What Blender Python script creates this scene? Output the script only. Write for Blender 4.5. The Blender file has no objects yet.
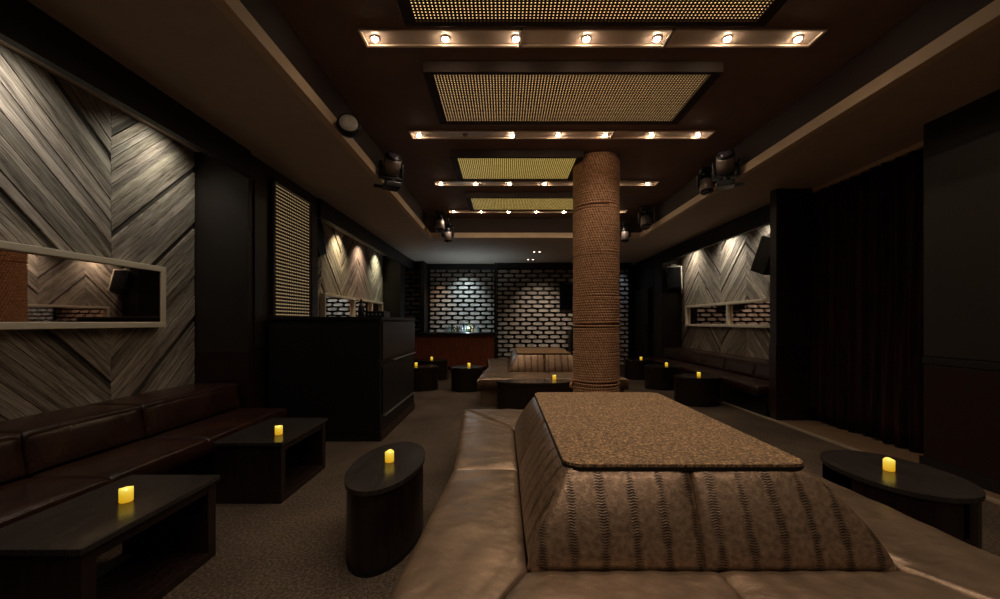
import bpy, bmesh, math, random
from mathutils import Vector, Matrix
random.seed(7)
S = bpy.context.scene
C = S.collection
PI = math.pi
EYE = 1.35

# ------------------------------------------------------------------ camera, world, exposure
cd = bpy.data.cameras.new('camera'); cam = bpy.data.objects.new('camera', cd); C.objects.link(cam)
cam.location = (0, 0, EYE); cam.rotation_euler = (PI/2, 0, 0)
cd.sensor_width = 36; cd.lens = 14.4; cd.shift_x = -0.004; cd.shift_y = 0.0225
cd.clip_start = 0.05; cd.clip_end = 60
S.camera = cam
w = bpy.data.worlds.new('world'); S.world = w; w.use_nodes = True
w.node_tree.nodes['Background'].inputs[0].default_value = (0.9, 0.75, 0.6, 1)
w.node_tree.nodes['Background'].inputs[1].default_value = 0.0
S.view_settings.view_transform = 'Standard'
try: S.view_settings.look = 'None'
except Exception: pass
S.view_settings.gamma = 1; S.view_settings.use_curve_mapping = False
S.view_settings.exposure = 0.0

def light(kind, name, loc, target, power, color, size=0.03, angle=60, blend=0.6, size_y=None):
    l = bpy.data.lights.new(name, kind); o = bpy.data.objects.new(name, l); C.objects.link(o)
    o.location = loc; l.energy = power; l.color = color
    if target is not None:
        o.rotation_euler = (Vector(target) - Vector(loc)).to_track_quat('-Z', 'Y').to_euler()
    if kind == 'SPOT':
        l.spot_size = math.radians(angle); l.spot_blend = blend; l.shadow_soft_size = size
    elif kind == 'POINT': l.shadow_soft_size = size
    elif kind == 'AREA':
        l.size = size
        if size_y: l.shape = 'RECTANGLE'; l.size_y = size_y
    return o
WARM = (1.0, 0.81, 0.64)
# ceiling track: 4 rails of seven bulbs
RAIL_Y = [3.16, 4.79, 6.47, 8.11, 1.53, -.10, -1.73]   # last three: unseen, above and behind the camera, added to brighten the foreground
BULB_X = [-1.02 + 0.557*k for k in range(7)]
BULB_POWER = 18
for ri, y in enumerate(RAIL_Y):
    for k, x in enumerate(BULB_X):
        if ri == 1 and k == 1: continue
        if ri == 2 and k in (4, 5): continue
        light('SPOT', 'ceiling_spot_light', (x, y, 3.565), (x, y, 0), BULB_POWER, WARM, 0.03, 126, 1.0)
# wall washers tucked behind the soffit fascias
for y, p, col in ((2.55, 24, (1, .96, .86)), (3.72, 24, (1, .97, .84)), (1.3, 15, (1, .94, .82))):
    light('SPOT', 'wall_washer_light', (-2.93, y, 3.13), (-3.28, y, 2.55), p, col, 0.03, 135, 1.0)
for y, p, col in ((7.9, 80, (1, .84, .55)), (9.05, 75, (1, .72, .55)), (10.25, 75, (.95, .95, .68))):
    light('SPOT', 'wall_washer_light', (-2.98, y, 3.14), (-3.28, y, 2.62), p*.7, col, 0.02, 100, 1.0)
for y, p, col in ((6.75, 36, (1, .93, .8)), (8.05, 52, (1, .94, .82)), (9.6, 40, (1, .91, .76))):
    light('SPOT', 'wall_washer_light', (4.22, y, 3.12), (4.56, y, 2.55), p, col, 0.03, 130, 1.0)
# bar alcove and the block wall beside it
light('SPOT', 'bar_light', (-1.2, 11.85, 3.1), (-1.2, 12.7, 1.6), 100, (.62, .86, 1), 0.04, 80, 1.0)
light('SPOT', 'bar_light', (-1.95, 11.95, 3.1), (-2.0, 12.7, 1.6), 26, (1, .72, .5), 0.04, 50, 1.0)
light('POINT', 'back_bar_light', (-1.1, 12.3, 1.17), None, 10, (.7, .86, 1), 0.06)
light('SPOT', 'ceiling_bounce_light', (-0.9, 11.3, 1.4), (-1.0, 11.3, 3.1), 42, (.66, .86, 1), 0.1, 125, 1.0)  # added uplight, no fitting there; stands in for cool bounce on the ceiling
light('SPOT', 'block_wall_light', (1.1, 10.7, 3.1), (1.1, 12.4, 1.25), 110, (1, .86, .72), 0.04, 62, 1.0)
light('SPOT', 'block_wall_light', (2.4, 10.9, 3.1), (2.5, 12.4, 1.2), 40, (1, .84, .7), 0.04, 80, 1.0)
light('SPOT', 'block_wall_light', (3.4, 11.9, 3.1), (3.6, 12.6, 1.9), 10, (.55, .7, 1), 0.04, 70, 1.0)

# ------------------------------------------------------------------ materials
def lin(c): return tuple(((v/255)/12.92 if v/255 <= .04045 else ((v/255+.055)/1.055)**2.4) for v in c)
class NT:
    def __init__(s, name):
        s.m = bpy.data.materials.new(name); s.m.use_nodes = True; s.t = s.m.node_tree
        s.b = s.t.nodes['Principled BSDF']
    def n(s, kind, **kw):
        x = s.t.nodes.new(kind)
        for k, v in kw.items():
            if k.startswith('i_'):
                key = k[2:]; key = int(key) if key.isdigit() else key.replace('_', ' ')
                x.inputs[key].default_value = v
            else: setattr(x, k, v)
        return x
    def l(s, a, b): s.t.links.new(a, b)
    def math(s, op, a, b=None, c=None):
        x = s.n('ShaderNodeMath', operation=op)
        for i, v in enumerate((a, b, c)):
            if v is None: continue
            if isinstance(v, (int, float)): x.inputs[i].default_value = v
            else: s.l(v, x.inputs[i])
        return x.outputs[0]
    def ramp(s, f, stops):
        r = s.n('ShaderNodeValToRGB'); e = r.color_ramp.elements
        while len(e) < len(stops): e.new(0.5)
        for i, (p, c) in enumerate(stops): e[i].position = p; e[i].color = (*c, 1)
        s.l(f, r.inputs[0]); return r.outputs[0]
    def noise(s, scale, vec=None, detail=4, rough=.55):
        x = s.n('ShaderNodeTexNoise'); x.inputs['Scale'].default_value = scale
        x.inputs['Detail'].default_value = detail; x.inputs['Roughness'].default_value = rough
        if vec is not None: s.l(vec, x.inputs['Vector'])
        return x.outputs[0]
    def mapped(s, src='Object', scale=(1, 1, 1), rot=(0, 0, 0)):
        tc = s.n('ShaderNodeTexCoord'); mp = s.n('ShaderNodeMapping')
        mp.inputs['Scale'].default_value = scale; mp.inputs['Rotation'].default_value = rot
        s.l(tc.outputs[src], mp.inputs[0]); return mp.outputs[0]
    def bump(s, h, strength=.3, dist=.01):
        x = s.n('ShaderNodeBump'); x.inputs['Strength'].default_value = strength
        x.inputs['Distance'].default_value = dist
        s.l(h, x.inputs['Height']); s.l(x.outputs[0], s.b.inputs['Normal'])
    def set(s, **kw):
        for k, v in kw.items():
            s.b.inputs[k.replace('_', ' ')].default_value = v
        return s
def plain(name, col, rough=.6, metal=0.0, var=.15, scale=6, bump=0.0, spec=.5, bscale=40):
    m = NT(name); c = lin(col)
    f = m.noise(scale, m.mapped())
    m.l(m.ramp(f, [(.3, tuple(v*(1-var) for v in c)), (.7, tuple(min(1, v*(1+var)) for v in c))]), m.b.inputs['Base Color'])
    m.set(Roughness=rough, Metallic=metal); m.b.inputs['Specular IOR Level'].default_value = spec
    if bump: m.bump(m.noise(bscale, m.mapped(), 6), bump, .004)
    return m.m
def emis(name, col, strength):
    m = NT(name); c = lin(col)
    m.b.inputs['Base Color'].default_value = (*c, 1)
    m.b.inputs['Emission Color'].default_value = (*c, 1); m.b.inputs['Emission Strength'].default_value = strength
    return m.m

M = {}
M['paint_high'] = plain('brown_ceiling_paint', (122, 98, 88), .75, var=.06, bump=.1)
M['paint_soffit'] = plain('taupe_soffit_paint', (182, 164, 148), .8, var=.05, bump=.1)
M['paint_lip'] = plain('beige_trim_paint', (205, 180, 152), .6, var=.04)
M['cove'] = plain('dark_cove_paint', (46, 28, 24), .7, var=.06)
M['black_paint'] = plain('black_paint', (17, 14, 14), .5, var=.15)
M['pillar'] = plain('charcoal_panel_paint', (38, 31, 27), .45, var=.1)
M['wainscot'] = plain('dark_mahogany_panel', (38, 20, 15), .35, var=.25)
M['booth'] = plain('black_lacquer', (6, 5, 5), .5, var=.2)
M['booth_side'] = plain('dark_brown_lacquer', (40, 28, 22), .5, var=.15)
M['steel'] = plain('brushed_steel', (190, 185, 180), .35, metal=1, var=.05)
M['alu'] = plain('champagne_aluminium', (236, 214, 196), .4, metal=.15, var=.04)
M['black_metal'] = plain('black_metal', (22, 21, 24), .32, metal=.4, var=.1)
M['grey_metal'] = plain('grey_metal', (150, 138, 134), .4, metal=.5, var=.1)
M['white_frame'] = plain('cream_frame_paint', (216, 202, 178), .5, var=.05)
M['strip_tan'] = plain('tan_wood_threshold', (120, 96, 72), .5, var=.15)
M['edge_white'] = plain('pale_edge_trim', (150, 134, 114), .5, var=.05)
M['cream_box'] = plain('cream_vent_plate', (170, 150, 112), .6, var=.06)
M['rope_core'] = plain('brown_rope_core', (120, 84, 58), .9)
M['frame_brown'] = plain('bronze_panel_frame', (46, 29, 21), .65, var=.1)
M['plate'] = plain('perforated_bronze_plate', (70, 52, 34), .45, metal=.5, var=.08)
M['mirror'] = NT('mirror_glass').set(Metallic=1.0, Roughness=.02).m
M['mirror'].node_tree.nodes['Principled BSDF'].inputs['Base Color'].default_value = (.62, .5, .44, 1)
M['screen'] = plain('black_screen', (6, 6, 8), .12, var=.1)
M['black_cloth'] = plain('black_cloth', (10, 9, 9), .95, spec=.1)
M['velvet'] = None
M['bulb'] = emis('lit_bulb', (255, 226, 190), 95)
M['bulb_off'] = plain('unlit_bulb', (190, 180, 170), .3)
M['back_a'] = emis('amber_backlight', (255, 206, 140), 1.3)
M['back_b'] = emis('yellow_backlight', (226, 192, 104), 1.15)
M['back_c'] = emis('screen_backlight', (214, 184, 134), .5)
M['small_lamp'] = emis('small_downlight', (255, 230, 205), 7)
M['wick'] = emis('lit_flame', (255, 226, 130), 3)

def mat_velvet():
    m = NT('dark_velvet'); f = m.noise(3, m.mapped(scale=(1, 6, .6)))
    m.l(m.ramp(f, [(.35, lin((22, 11, 10))), (.7, lin((70, 22, 18)))]), m.b.inputs['Base Color'])
    m.set(Roughness=.9); m.b.inputs['Sheen Weight'].default_value = .25
    m.b.inputs['Sheen Tint'].default_value = (*lin((120, 60, 50)), 1)
    return m.m
M['velvet'] = mat_velvet()
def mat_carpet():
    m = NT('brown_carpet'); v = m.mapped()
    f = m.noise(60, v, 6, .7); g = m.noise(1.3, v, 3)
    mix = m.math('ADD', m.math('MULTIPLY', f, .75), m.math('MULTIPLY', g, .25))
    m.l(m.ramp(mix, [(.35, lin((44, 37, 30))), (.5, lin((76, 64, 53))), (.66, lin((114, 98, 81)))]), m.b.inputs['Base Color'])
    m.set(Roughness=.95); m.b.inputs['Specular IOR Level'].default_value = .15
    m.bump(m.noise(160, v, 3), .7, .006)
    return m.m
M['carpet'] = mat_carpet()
def mat_planks():
    m = NT('weathered_planks')
    uv = m.n('ShaderNodeUVMap'); uv.uv_map = 'UVMap'
    mp = m.n('ShaderNodeMapping'); mp.inputs['Scale'].default_value = (1.3, 24, 1); m.l(uv.outputs[0], mp.inputs[0])
    w_ = m.n('ShaderNodeTexNoise'); w_.inputs['Scale'].default_value = 1.6; w_.inputs['Detail'].default_value = 3
    m.l(uv.outputs[0], w_.inputs['Vector'])
    ad = m.n('ShaderNodeVectorMath', operation='MULTIPLY_ADD'); m.l(w_.outputs[1], ad.inputs[0])
    ad.inputs[1].default_value = (.3, 1.3, 0); m.l(mp.outputs[0], ad.inputs[2])
    fine = m.noise(4.5, ad.outputs[0], 9, .72); broad = m.noise(1.2, ad.outputs[0], 4, .6)
    at = m.n('ShaderNodeAttribute'); at.attribute_name = 'tone'
    f = m.math('ADD', m.math('MULTIPLY', fine, .55), m.math('MULTIPLY', broad, .45))
    col = m.ramp(f, [(.36, lin((50, 42, 36))), (.45, lin((132, 122, 110))), (.56, lin((182, 172, 158))), (.7, lin((218, 210, 196)))])
    mx = m.n('ShaderNodeMix', data_type='RGBA', blend_type='MULTIPLY'); mx.inputs[0].default_value = 1
    m.l(col, mx.inputs[6]); m.l(at.outputs['Color'], mx.inputs[7]); m.l(mx.outputs[2], m.b.inputs['Base Color'])
    m.set(Roughness=.8); m.b.inputs['Specular IOR Level'].default_value = .3
    m.bump(f, .9, .012)
    return m.m
M['planks'] = mat_planks()
def mat_leather(name, dark, light_, rough, wr=.5, scale=5, metal=0.0):
    m = NT(name); v = m.mapped()
    f = m.noise(scale, v, 5, .6)
    m.l(m.ramp(f, [(.3, lin(dark)), (.7, lin(light_))]), m.b.inputs['Base Color'])
    m.set(Roughness=rough, Metallic=metal)
    big = m.noise(3.5, m.mapped(scale=(1.0, 1.6, 1), rot=(0, 0, .7)), 3, .5)
    fine = m.noise(140, v, 3)
    m.bump(m.math('ADD', m.math('MULTIPLY', big, 1.0), m.math('MULTIPLY', fine, .05)), wr, .028)
    return m.m
M['bronze'] = mat_leather('bronze_leather', (108, 89, 71), (150, 126, 102), .33, .6, metal=.55)
M['brown_leather'] = mat_leather('dark_brown_leather', (34, 19, 14), (54, 31, 22), .26, .3)
def mat_snake():
    m = NT('snake_embossed_bronze')
    uv = m.n('ShaderNodeUVMap'); uv.uv_map = 'UVMap'; sp = m.n('ShaderNodeSeparateXYZ'); m.l(uv.outputs[0], sp.inputs[0])
    u, v = sp.outputs[0], sp.outputs[1]
    su = m.math('MULTIPLY', u, 1/.118)
    fr = m.math('FRACT', su)
    d = m.math('ABSOLUTE', m.math('SUBTRACT', fr, .5))          # 0 at the stripe centre
    nz = m.noise(9, uv.outputs[0], 3)
    ms = m.n('ShaderNodeMapRange', interpolation_type='SMOOTHSTEP'); ms.inputs[1].default_value = .21; ms.inputs[2].default_value = .02
    m.l(m.math('ADD', d, m.math('MULTIPLY', m.math('SUBTRACT', nz, .5), .5)), ms.inputs[0])
    zig = m.math('PINGPONG', m.math('MULTIPLY', u, 1/.014), 1.0)
    ph = m.math('ADD', m.math('MULTIPLY', v, 2*PI/.0105), m.math('MULTIPLY', zig, 2.6))
    wv = m.math('ADD', m.math('MULTIPLY', m.math('SINE', ph), .5), .5)
    fac = m.math('MULTIPLY', ms.outputs[0], m.math('ADD', m.math('MULTIPLY', wv, .75), .2))
    basen = m.noise(40, uv.outputs[0], 5, .6)
    base = m.ramp(basen, [(.3, lin((108, 86, 68))), (.72, lin((168, 139, 112)))])
    mx = m.n('ShaderNodeMix', data_type='RGBA'); m.l(fac, mx.inputs[0]); m.l(base, mx.inputs[6])
    mx.inputs[7].default_value = (*lin((24, 18, 16)), 1); m.l(mx.outputs[2], m.b.inputs['Base Color'])
    m.set(Roughness=.33, Metallic=.55)
    cell = m.n('ShaderNodeTexVoronoi'); cell.inputs['Scale'].default_value = 130; m.l(uv.outputs[0], cell.inputs['Vector'])
    m.bump(m.math('ADD', m.math('MULTIPLY', wv, ms.outputs[0]), m.math('MULTIPLY', cell.outputs[0], .5)), .25, .003)
    return m.m
M['snake'] = mat_snake()
def mat_grain():
    m = NT('bronze_granular_top'); v = m.mapped()
    f = m.noise(78, v, 6, .85)
    m.l(m.ramp(f, [(.36, lin((20, 13, 8))), (.5, lin((108, 80, 50))), (.62, lin((214, 172, 118)))]), m.b.inputs['Base Color'])
    m.set(Roughness=.6); m.bump(f, .8, .006)
    return m.m
M['grain'] = mat_grain()
def mat_rope():
    m = NT('manila_rope')
    uv = m.n('ShaderNodeUVMap'); uv.uv_map = 'UVMap'; sp = m.n('ShaderNodeSeparateXYZ'); m.l(uv.outputs[0], sp.inputs[0])
    ph = m.math('ADD', m.math('MULTIPLY', sp.outputs[0], 2*PI*57.37), m.math('MULTIPLY', sp.outputs[1], 2*PI))
    wv = m.math('ADD', m.math('MULTIPLY', m.math('SINE', ph), .5), .5)
    n = m.noise(30, m.mapped(), 5)
    f = m.math('ADD', m.math('MULTIPLY', wv, .34), m.math('MULTIPLY', n, .72))
    m.l(m.ramp(f, [(.2, lin((84, 54, 36))), (.55, lin((176, 130, 94))), (.9, lin((226, 184, 142)))]), m.b.inputs['Base Color'])
    m.set(Roughness=.85); m.bump(wv, .5, .006)
    return m.m
M['rope'] = mat_rope()
def mat_block():
    m = NT('cast_stone_block'); v = m.mapped(); f = m.noise(7, v, 5)
    m.l(m.ramp(f, [(.3, lin((128, 116, 104))), (.7, lin((186, 172, 156)))]), m.b.inputs['Base Color'])
    m.set(Roughness=.6); m.bump(m.noise(40, v, 4), .3, .004)
    return m.m
M['block'] = mat_block()
def mat_wood(name, a, b, rough=.3, sc=(14, 14, 1.2)):
    m = NT(name); v = m.mapped(scale=sc); f = m.noise(3, v, 7, .65)
    m.l(m.ramp(f, [(.35, lin(a)), (.65, lin(b))]), m.b.inputs['Base Color']); m.set(Roughness=rough)
    m.bump(f, .15, .003); return m.m
M['bar_wood'] = mat_wood('mahogany_bar_front', (110, 54, 32), (160, 88, 54), .4)
M['table_top'] = mat_wood('black_stained_top', (40, 36, 34), (54, 49, 46), .22, (10, 1.5, 1))
M['table_body'] = mat_wood('ebony_stained_wood', (20, 12, 10), (38, 23, 18), .34)
def mat_candle():
    m = NT('yellow_glowing_wax')
    tc = m.n('ShaderNodeTexCoord'); sp = m.n('ShaderNodeSeparateXYZ'); m.l(tc.outputs['Generated'], sp.inputs[0])
    col = m.ramp(sp.outputs[2], [(0, lin((196, 140, 5))), (.55, lin((212, 172, 14))), (1, lin((240, 214, 90)))])
    m.b.inputs['Base Color'].default_value = (*lin((240, 214, 140)), 1)
    m.l(col, m.b.inputs['Emission Color']); m.b.inputs['Emission Strength'].default_value = .95
    m.set(Roughness=.5)
    return m.m
M['candle'] = mat_candle()
def mat_glass(name, col):
    m = NT(name); m.b.inputs['Base Color'].default_value = (*lin(col), 1)
    m.b.inputs['Transmission Weight'].default_value = .8; m.set(Roughness=.08); return m.m
M['clear_glass'] = mat_glass('clear_glass', (225, 238, 245))
M['green_glass'] = mat_glass('green_glass', (120, 150, 90))
M['amber_glass'] = mat_glass('amber_glass', (200, 140, 70))
M['lens'] = plain('glass_lens', (120, 112, 130), .08, metal=.6)
M['grille'] = plain('grey_speaker_grille', (190, 184, 178), .5, var=.2, scale=60)

# ------------------------------------------------------------------ geometry helpers
def link(name, bm, mat, parent=None, smooth=False, uv=None, loc=None):
    me = bpy.data.meshes.new(name); bm.to_mesh(me); bm.free()
    if smooth:
        for p in me.polygons: p.use_smooth = True
    mats = mat if isinstance(mat, (list, tuple)) else [mat]
    for m in mats: me.materials.append(m)
    o = bpy.data.objects.new(name, me); C.objects.link(o)
    if parent is not None: o.parent = parent
    if loc is not None: o.location = loc
    return o
def tag(o, label=None, cat=None, group=None, kind=None):
    if label: o['label'] = label
    if cat: o['category'] = cat
    if group: o['group'] = group
    if kind: o['kind'] = kind
    return o
def thing(name, label, cat, loc=(0, 0, 0), rz=0, group=None):
    o = bpy.data.objects.new(name, None); C.objects.link(o); o.location = loc; o.rotation_euler = (0, 0, rz)
    o.empty_display_size = .1
    return tag(o, label, cat, group)
def copy_tree(o, loc, rz=0, label=None, scale=None):
    r = o.copy(); C.objects.link(r); r.location = loc; r.rotation_euler = (0, 0, rz)
    if scale: r.scale = scale
    if label: r['label'] = label
    def rec(src, dst):
        for ch in list(src.children):
            c = ch.copy(); C.objects.link(c); c.parent = dst; rec(ch, c)
    rec(o, r); return r
def box(bm, x0, x1, y0, y1, z0, z1, bev=0, seg=2):
    r = bmesh.ops.create_cube(bm, size=1); vs = r['verts']
    for v in vs: v.co = Vector(((x0+x1)/2 + v.co.x*(x1-x0), (y0+y1)/2 + v.co.y*(y1-y0), (z0+z1)/2 + v.co.z*(z1-z0)))
    if bev:
        es = list({e for v in vs for e in v.link_edges})
        bmesh.ops.bevel(bm, geom=es, offset=bev, segments=seg, affect='EDGES', profile=.5)
    return bm
def B(*a, **k): return box(bmesh.new(), *a, **k)
def cyl(bm, p0, p1, r0, r1=None, n=20):
    r1 = r0 if r1 is None else r1; p0, p1 = Vector(p0), Vector(p1); d = p1-p0
    q = d.to_track_quat('Z', 'Y').to_matrix().to_4x4()
    bmesh.ops.create_cone(bm, cap_ends=True, segments=n, radius1=r0, radius2=r1, depth=d.length,
                          matrix=Matrix.Translation((p0+p1)/2) @ q)
    return bm
def prism(bm, pts, z0, z1):
    a = [bm.verts.new((x, y, z0)) for x, y in pts]; b = [bm.verts.new((x, y, z1)) for x, y in pts]
    n = len(pts)
    bm.faces.new(a[::-1]); bm.faces.new(b)
    for i in range(n): bm.faces.new((a[i], a[(i+1) % n], b[(i+1) % n], b[i]))
    return bm
def lathe(bm, prof, n=24, c=(0, 0, 0)):
    rings = []
    for r, z in prof:
        rings.append([bm.verts.new((c[0]+r*math.cos(2*PI*i/n), c[1]+r*math.sin(2*PI*i/n), c[2]+z)) for i in range(n)])
    for a, b in zip(rings, rings[1:]):
        for i in range(n): bm.faces.new((a[i], a[(i+1) % n], b[(i+1) % n], b[i]))
    bm.faces.new(rings[0][::-1]); bm.faces.new(rings[-1]); return bm
def pad(bm, q, thick, puff, r, nu=18, nv=12, wr=0.0, seed=0, bow=1.0):
    """upholstered cushion on the quad q (counter-clockwise seen from outside): domed front, skirt, back"""
    q = [Vector(p) for p in q]; uvl = (bm.loops.layers.uv.get('UVMap') or bm.loops.layers.uv.new('UVMap'))
    nrm = (q[1]-q[0]).cross(q[3]-q[0]).normalized()
    e1 = (q[1]-q[0]).normalized()
    W = ((q[1]-q[0]).length + (q[2]-q[3]).length)/2; H = ((q[3]-q[0]).length + (q[2]-q[1]).length)/2
    rnd = random.Random(seed); a1, a2 = rnd.random()*6, rnd.random()*6
    def par(n, L):                                               # denser near the edges
        out = []
        for i in range(n+1):
            t = i/n; out.append(.5-.5*math.cos(PI*t)*(1-.0))
        return out
    U, V = par(nu, W), par(nv, H)
    g = []; uvs = {}
    for v in V:
        row = []
        for u in U:
            lo, hi = q[0].lerp(q[1], u), q[3].lerp(q[2], u); p = lo.lerp(hi, v)
            if bow != 1.0: k = v**bow; p = Vector((lo.x+(hi.x-lo.x)*k, lo.y+(hi.y-lo.y)*k, p.z))   # convex shoulder
            du = min(u, 1-u)*W; dv = min(v, 1-v)*H
            def f(d): t = min(1, d/r); return math.sqrt(max(0, 1-(1-t)**2))
            h = f(du)*f(dv)
            dome = (math.sin(PI*u)*math.sin(PI*v))**.6 if 0 < u < 1 and 0 < v < 1 else 0
            k = wr*math.exp(-min(du, dv)/.16)*math.sin(38*(u*W+.3*v*H)+a1)*h + wr*.5*math.sin(9*(v*H)+14*u*W+a2)*h
            bv = bm.verts.new(p + nrm*(-puff*.6 + puff*.6*h + puff*.4*dome + k)); row.append(bv)
            uvs[bv] = ((p-q[0]).dot(e1), v*H) if bow != 1.0 else (u*W, v*H)
        g.append(row)
    def quad(a, b, c, d):
        fc = bm.faces.new((a, b, c, d)); fc.smooth = True
        for lp in fc.loops:
            lp[uvl].uv = uvs.get(lp.vert, (0, 0))
    for j in range(nv):
        for i in range(nu): quad(g[j][i], g[j][i+1], g[j+1][i+1], g[j+1][i])
    rim = [g[0][i] for i in range(nu+1)] + [g[j][nu] for j in range(1, nv+1)] + [g[nv][i] for i in range(nu-1, -1, -1)] + [g[j][0] for j in range(nv-1, 0, -1)]
    back = []
    for v in rim:
        b = bm.verts.new(v.co - nrm*thick); uvs[b] = uvs[v]; back.append(b)
    n = len(rim)
    for i in range(n): quad(rim[(i+1) % n], rim[i], back[i], back[(i+1) % n])
    bm.faces.new(back[::-1]); return bm
def bez(bm, pts, r, n=10):
    for a, b in zip(pts, pts[1:]): cyl(bm, a, b, r, n=n)
    return bm

# ------------------------------------------------------------------ the setting
def struct(name, bm, mat, parent=None, smooth=False):
    o = link(name, bm, mat, parent, smooth)
    if parent is None: o['kind'] = 'structure'
    return o
CZ, HZ = 3.17, 3.60
YB = 12.75                                                     # the block wall at the back
YN = -4.0                                                      # the wall behind the camera
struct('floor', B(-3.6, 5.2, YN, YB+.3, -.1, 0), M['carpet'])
# soffit with the raised middle
RX0, RX1, RY0, RY1 = -1.65, 3.0, -3.2, 8.67
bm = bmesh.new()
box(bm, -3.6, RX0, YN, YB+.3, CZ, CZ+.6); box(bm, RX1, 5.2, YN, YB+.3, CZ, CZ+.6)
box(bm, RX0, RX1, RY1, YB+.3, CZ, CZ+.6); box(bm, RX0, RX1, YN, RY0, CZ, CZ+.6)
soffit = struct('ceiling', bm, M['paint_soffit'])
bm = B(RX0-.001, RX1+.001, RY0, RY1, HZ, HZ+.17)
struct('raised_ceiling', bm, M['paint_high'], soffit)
bm = bmesh.new()                                               # dark upstand of the raised middle
box(bm, RX0, RX0+.03, RY0, RY1, CZ+.1, HZ); box(bm, RX1-.03, RX1, RY0, RY1, CZ+.1, HZ)
box(bm, RX0+.03, RX1-.03, RY1-.03, RY1, CZ+.1, HZ); box(bm, RX0+.03, RX1-.03, RY0, RY0+.03, CZ+.1, HZ)
struct('cove_upstand', bm, M['cove'], soffit)
bm = bmesh.new(); t = .07
box(bm, RX0-.005, RX0+t, RY0, RY1, CZ-.004, CZ+.1); box(bm, RX1-t, RX1+.005, RY0, RY1, CZ-.004, CZ+.1)
box(bm, RX0+t, RX1-t, RY1-t, RY1+.005, CZ-.004, CZ+.1); box(bm, RX0+t, RX1-t, RY0, RY0+t, CZ-.004, CZ+.1)
struct('trim_1', bm, M['paint_lip'])
# walls
wl = struct('wall_left', B(-3.6, -3.34, YN, YB+.3, 0, CZ), M['black_paint'])
wr_ = struct('wall_right', B(4.62, 5.2, YN, YB+.3, 0, CZ), M['black_paint'])
struct('wall_near', B(-3.34, 4.62, YN-.2, YN, 0, CZ+.5), M['black_paint'])
wb = struct('wall_back', B(-3.34, 4.62, YB, YB+.3, 0, CZ), M['black_paint'])

def planks(name, parent, side, X, seams, y0, y1, z0, z1, strips, first, pitch=.088):
    """45 degree boards in columns between the seams; side=+1 faces +X; strips: dark inset strips"""
    bm = bmesh.new(); uvl = (bm.loops.layers.uv.get('UVMap') or bm.loops.layers.uv.new('UVMap')); tl = bm.loops.layers.float_color.new('tone')
    cols = list(zip(seams, seams[1:]))
    rnd = random.Random(11 + int(y0*10))
    def clip(poly, axis, val, keep_less):
        out = []
        for i in range(len(poly)):
            a, b = poly[i], poly[(i+1) % len(poly)]
            ia = (a[axis] <= val) if keep_less else (a[axis] >= val)
            ib = (b[axis] <= val) if keep_less else (b[axis] >= val)
            if ia: out.append(a)
            if ia != ib:
                t = (val-a[axis])/(b[axis]-a[axis]); out.append((a[0]+(b[0]-a[0])*t, a[1]+(b[1]-a[1])*t))
        return out
    for ci, (a, b) in enumerate(cols):
        sgn = first if ci % 2 == 0 else -first                  # +1: boards climb with y
        st = strips[ci % len(strips)]
        s = z0 - (b-a) - .2; seg = []
        smax = z1 + (b-a) + .2
        # s = z - sgn*(y - ys) measured at the seam shared with the neighbour of the pair
        ys = b if sgn < 0 else a
        marks = sorted(st)
        while s < smax:
            nxt = s + pitch*random.choice((1.2, 1.2, 1.45, .9))*1.0
            for mk in marks:
                if s < mk < nxt + .03: nxt = mk; break
            if any(abs(s-mk) < 1e-6 for mk in marks):
                seg.append((s, s+.07, True)); s += .07; continue
            seg.append((s, nxt, False)); s = nxt
        for s0, s1, dark in seg:
            g = .0035
            poly = [(a, s0+g+sgn*(a-ys)), (b, s0+g+sgn*(b-ys)), (b, s1-g+sgn*(b-ys)), (a, s1-g+sgn*(a-ys))]
            for ax, val, less in ((1, z1, True), (1, z0, False), (0, min(y1, b)-.0015, True), (0, max(y0, a)+.0015, False)):
                if len(poly) >= 3: poly = clip(poly, ax, val, less)
            if len(poly) < 3: continue
            th = .010 if dark else .022 + rnd.random()*.007
            tone = .19 if dark else .5 + rnd.random()*.6
            tint = (tone*1.0, tone*(.95+rnd.random()*.05), tone*(.9+rnd.random()*.08))
            off = rnd.random()*20
            fv = [bm.verts.new((X+side*th, p[0], p[1])) for p in poly]
            bv = [bm.verts.new((X, p[0], p[1])) for p in poly]
            fs = [bm.faces.new(fv)]
            n = len(fv)
            for i in range(n): fs.append(bm.faces.new((fv[i], fv[(i+1) % n], bv[(i+1) % n], bv[i])))
            for fc in fs:
                for lp in fc.loops:
                    y, z = lp.vert.co.y, lp.vert.co.z
                    lp[uvl].uv = ((y + sgn*z)*.7071 + off, (z - sgn*y)*.7071 + off*.37); lp[tl] = (*tint, 1)
    bmesh.ops.recalc_face_normals(bm, faces=bm.faces)
    return link(name, bm, M['planks'], parent)
# left wall near bay, left wall far bay, right wall bay
planks('plank_cladding', wl, 1, -3.32, [.64, 1.545, 2.45, 3.355, 4.26], .2, 4.26, .3, 3.165,
       [[.9, 1.7], [1.2, 2.2], [.78, 1.43, 2.69], [.45, 1.44, 2.04, 2.9]], -1)
planks('plank_cladding', wl, 1, -3.32, [6.3, 7.2, 8.1, 9.0, 9.95, 10.85], 5.9, 10.9, .6, 3.165,
       [[1.3, 2.5], [1.85, 2.7, 1.1], [1.75, 2.4, 1.2], [1.8, 2.6, .9], [1.75, 2.4]], 1)
planks('plank_cladding', wr_, -1, 4.60, [5.7, 6.65, 7.55, 8.45, 9.4, 10.3], 5.62, 10.3, .5, 3.165,
       [[1.3, 2.4], [.9, 1.9, 2.75], [.85, 1.95, 2.8], [.7, 1.5, 2.3], [.8, 1.6, 2.35]], -1)
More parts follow.
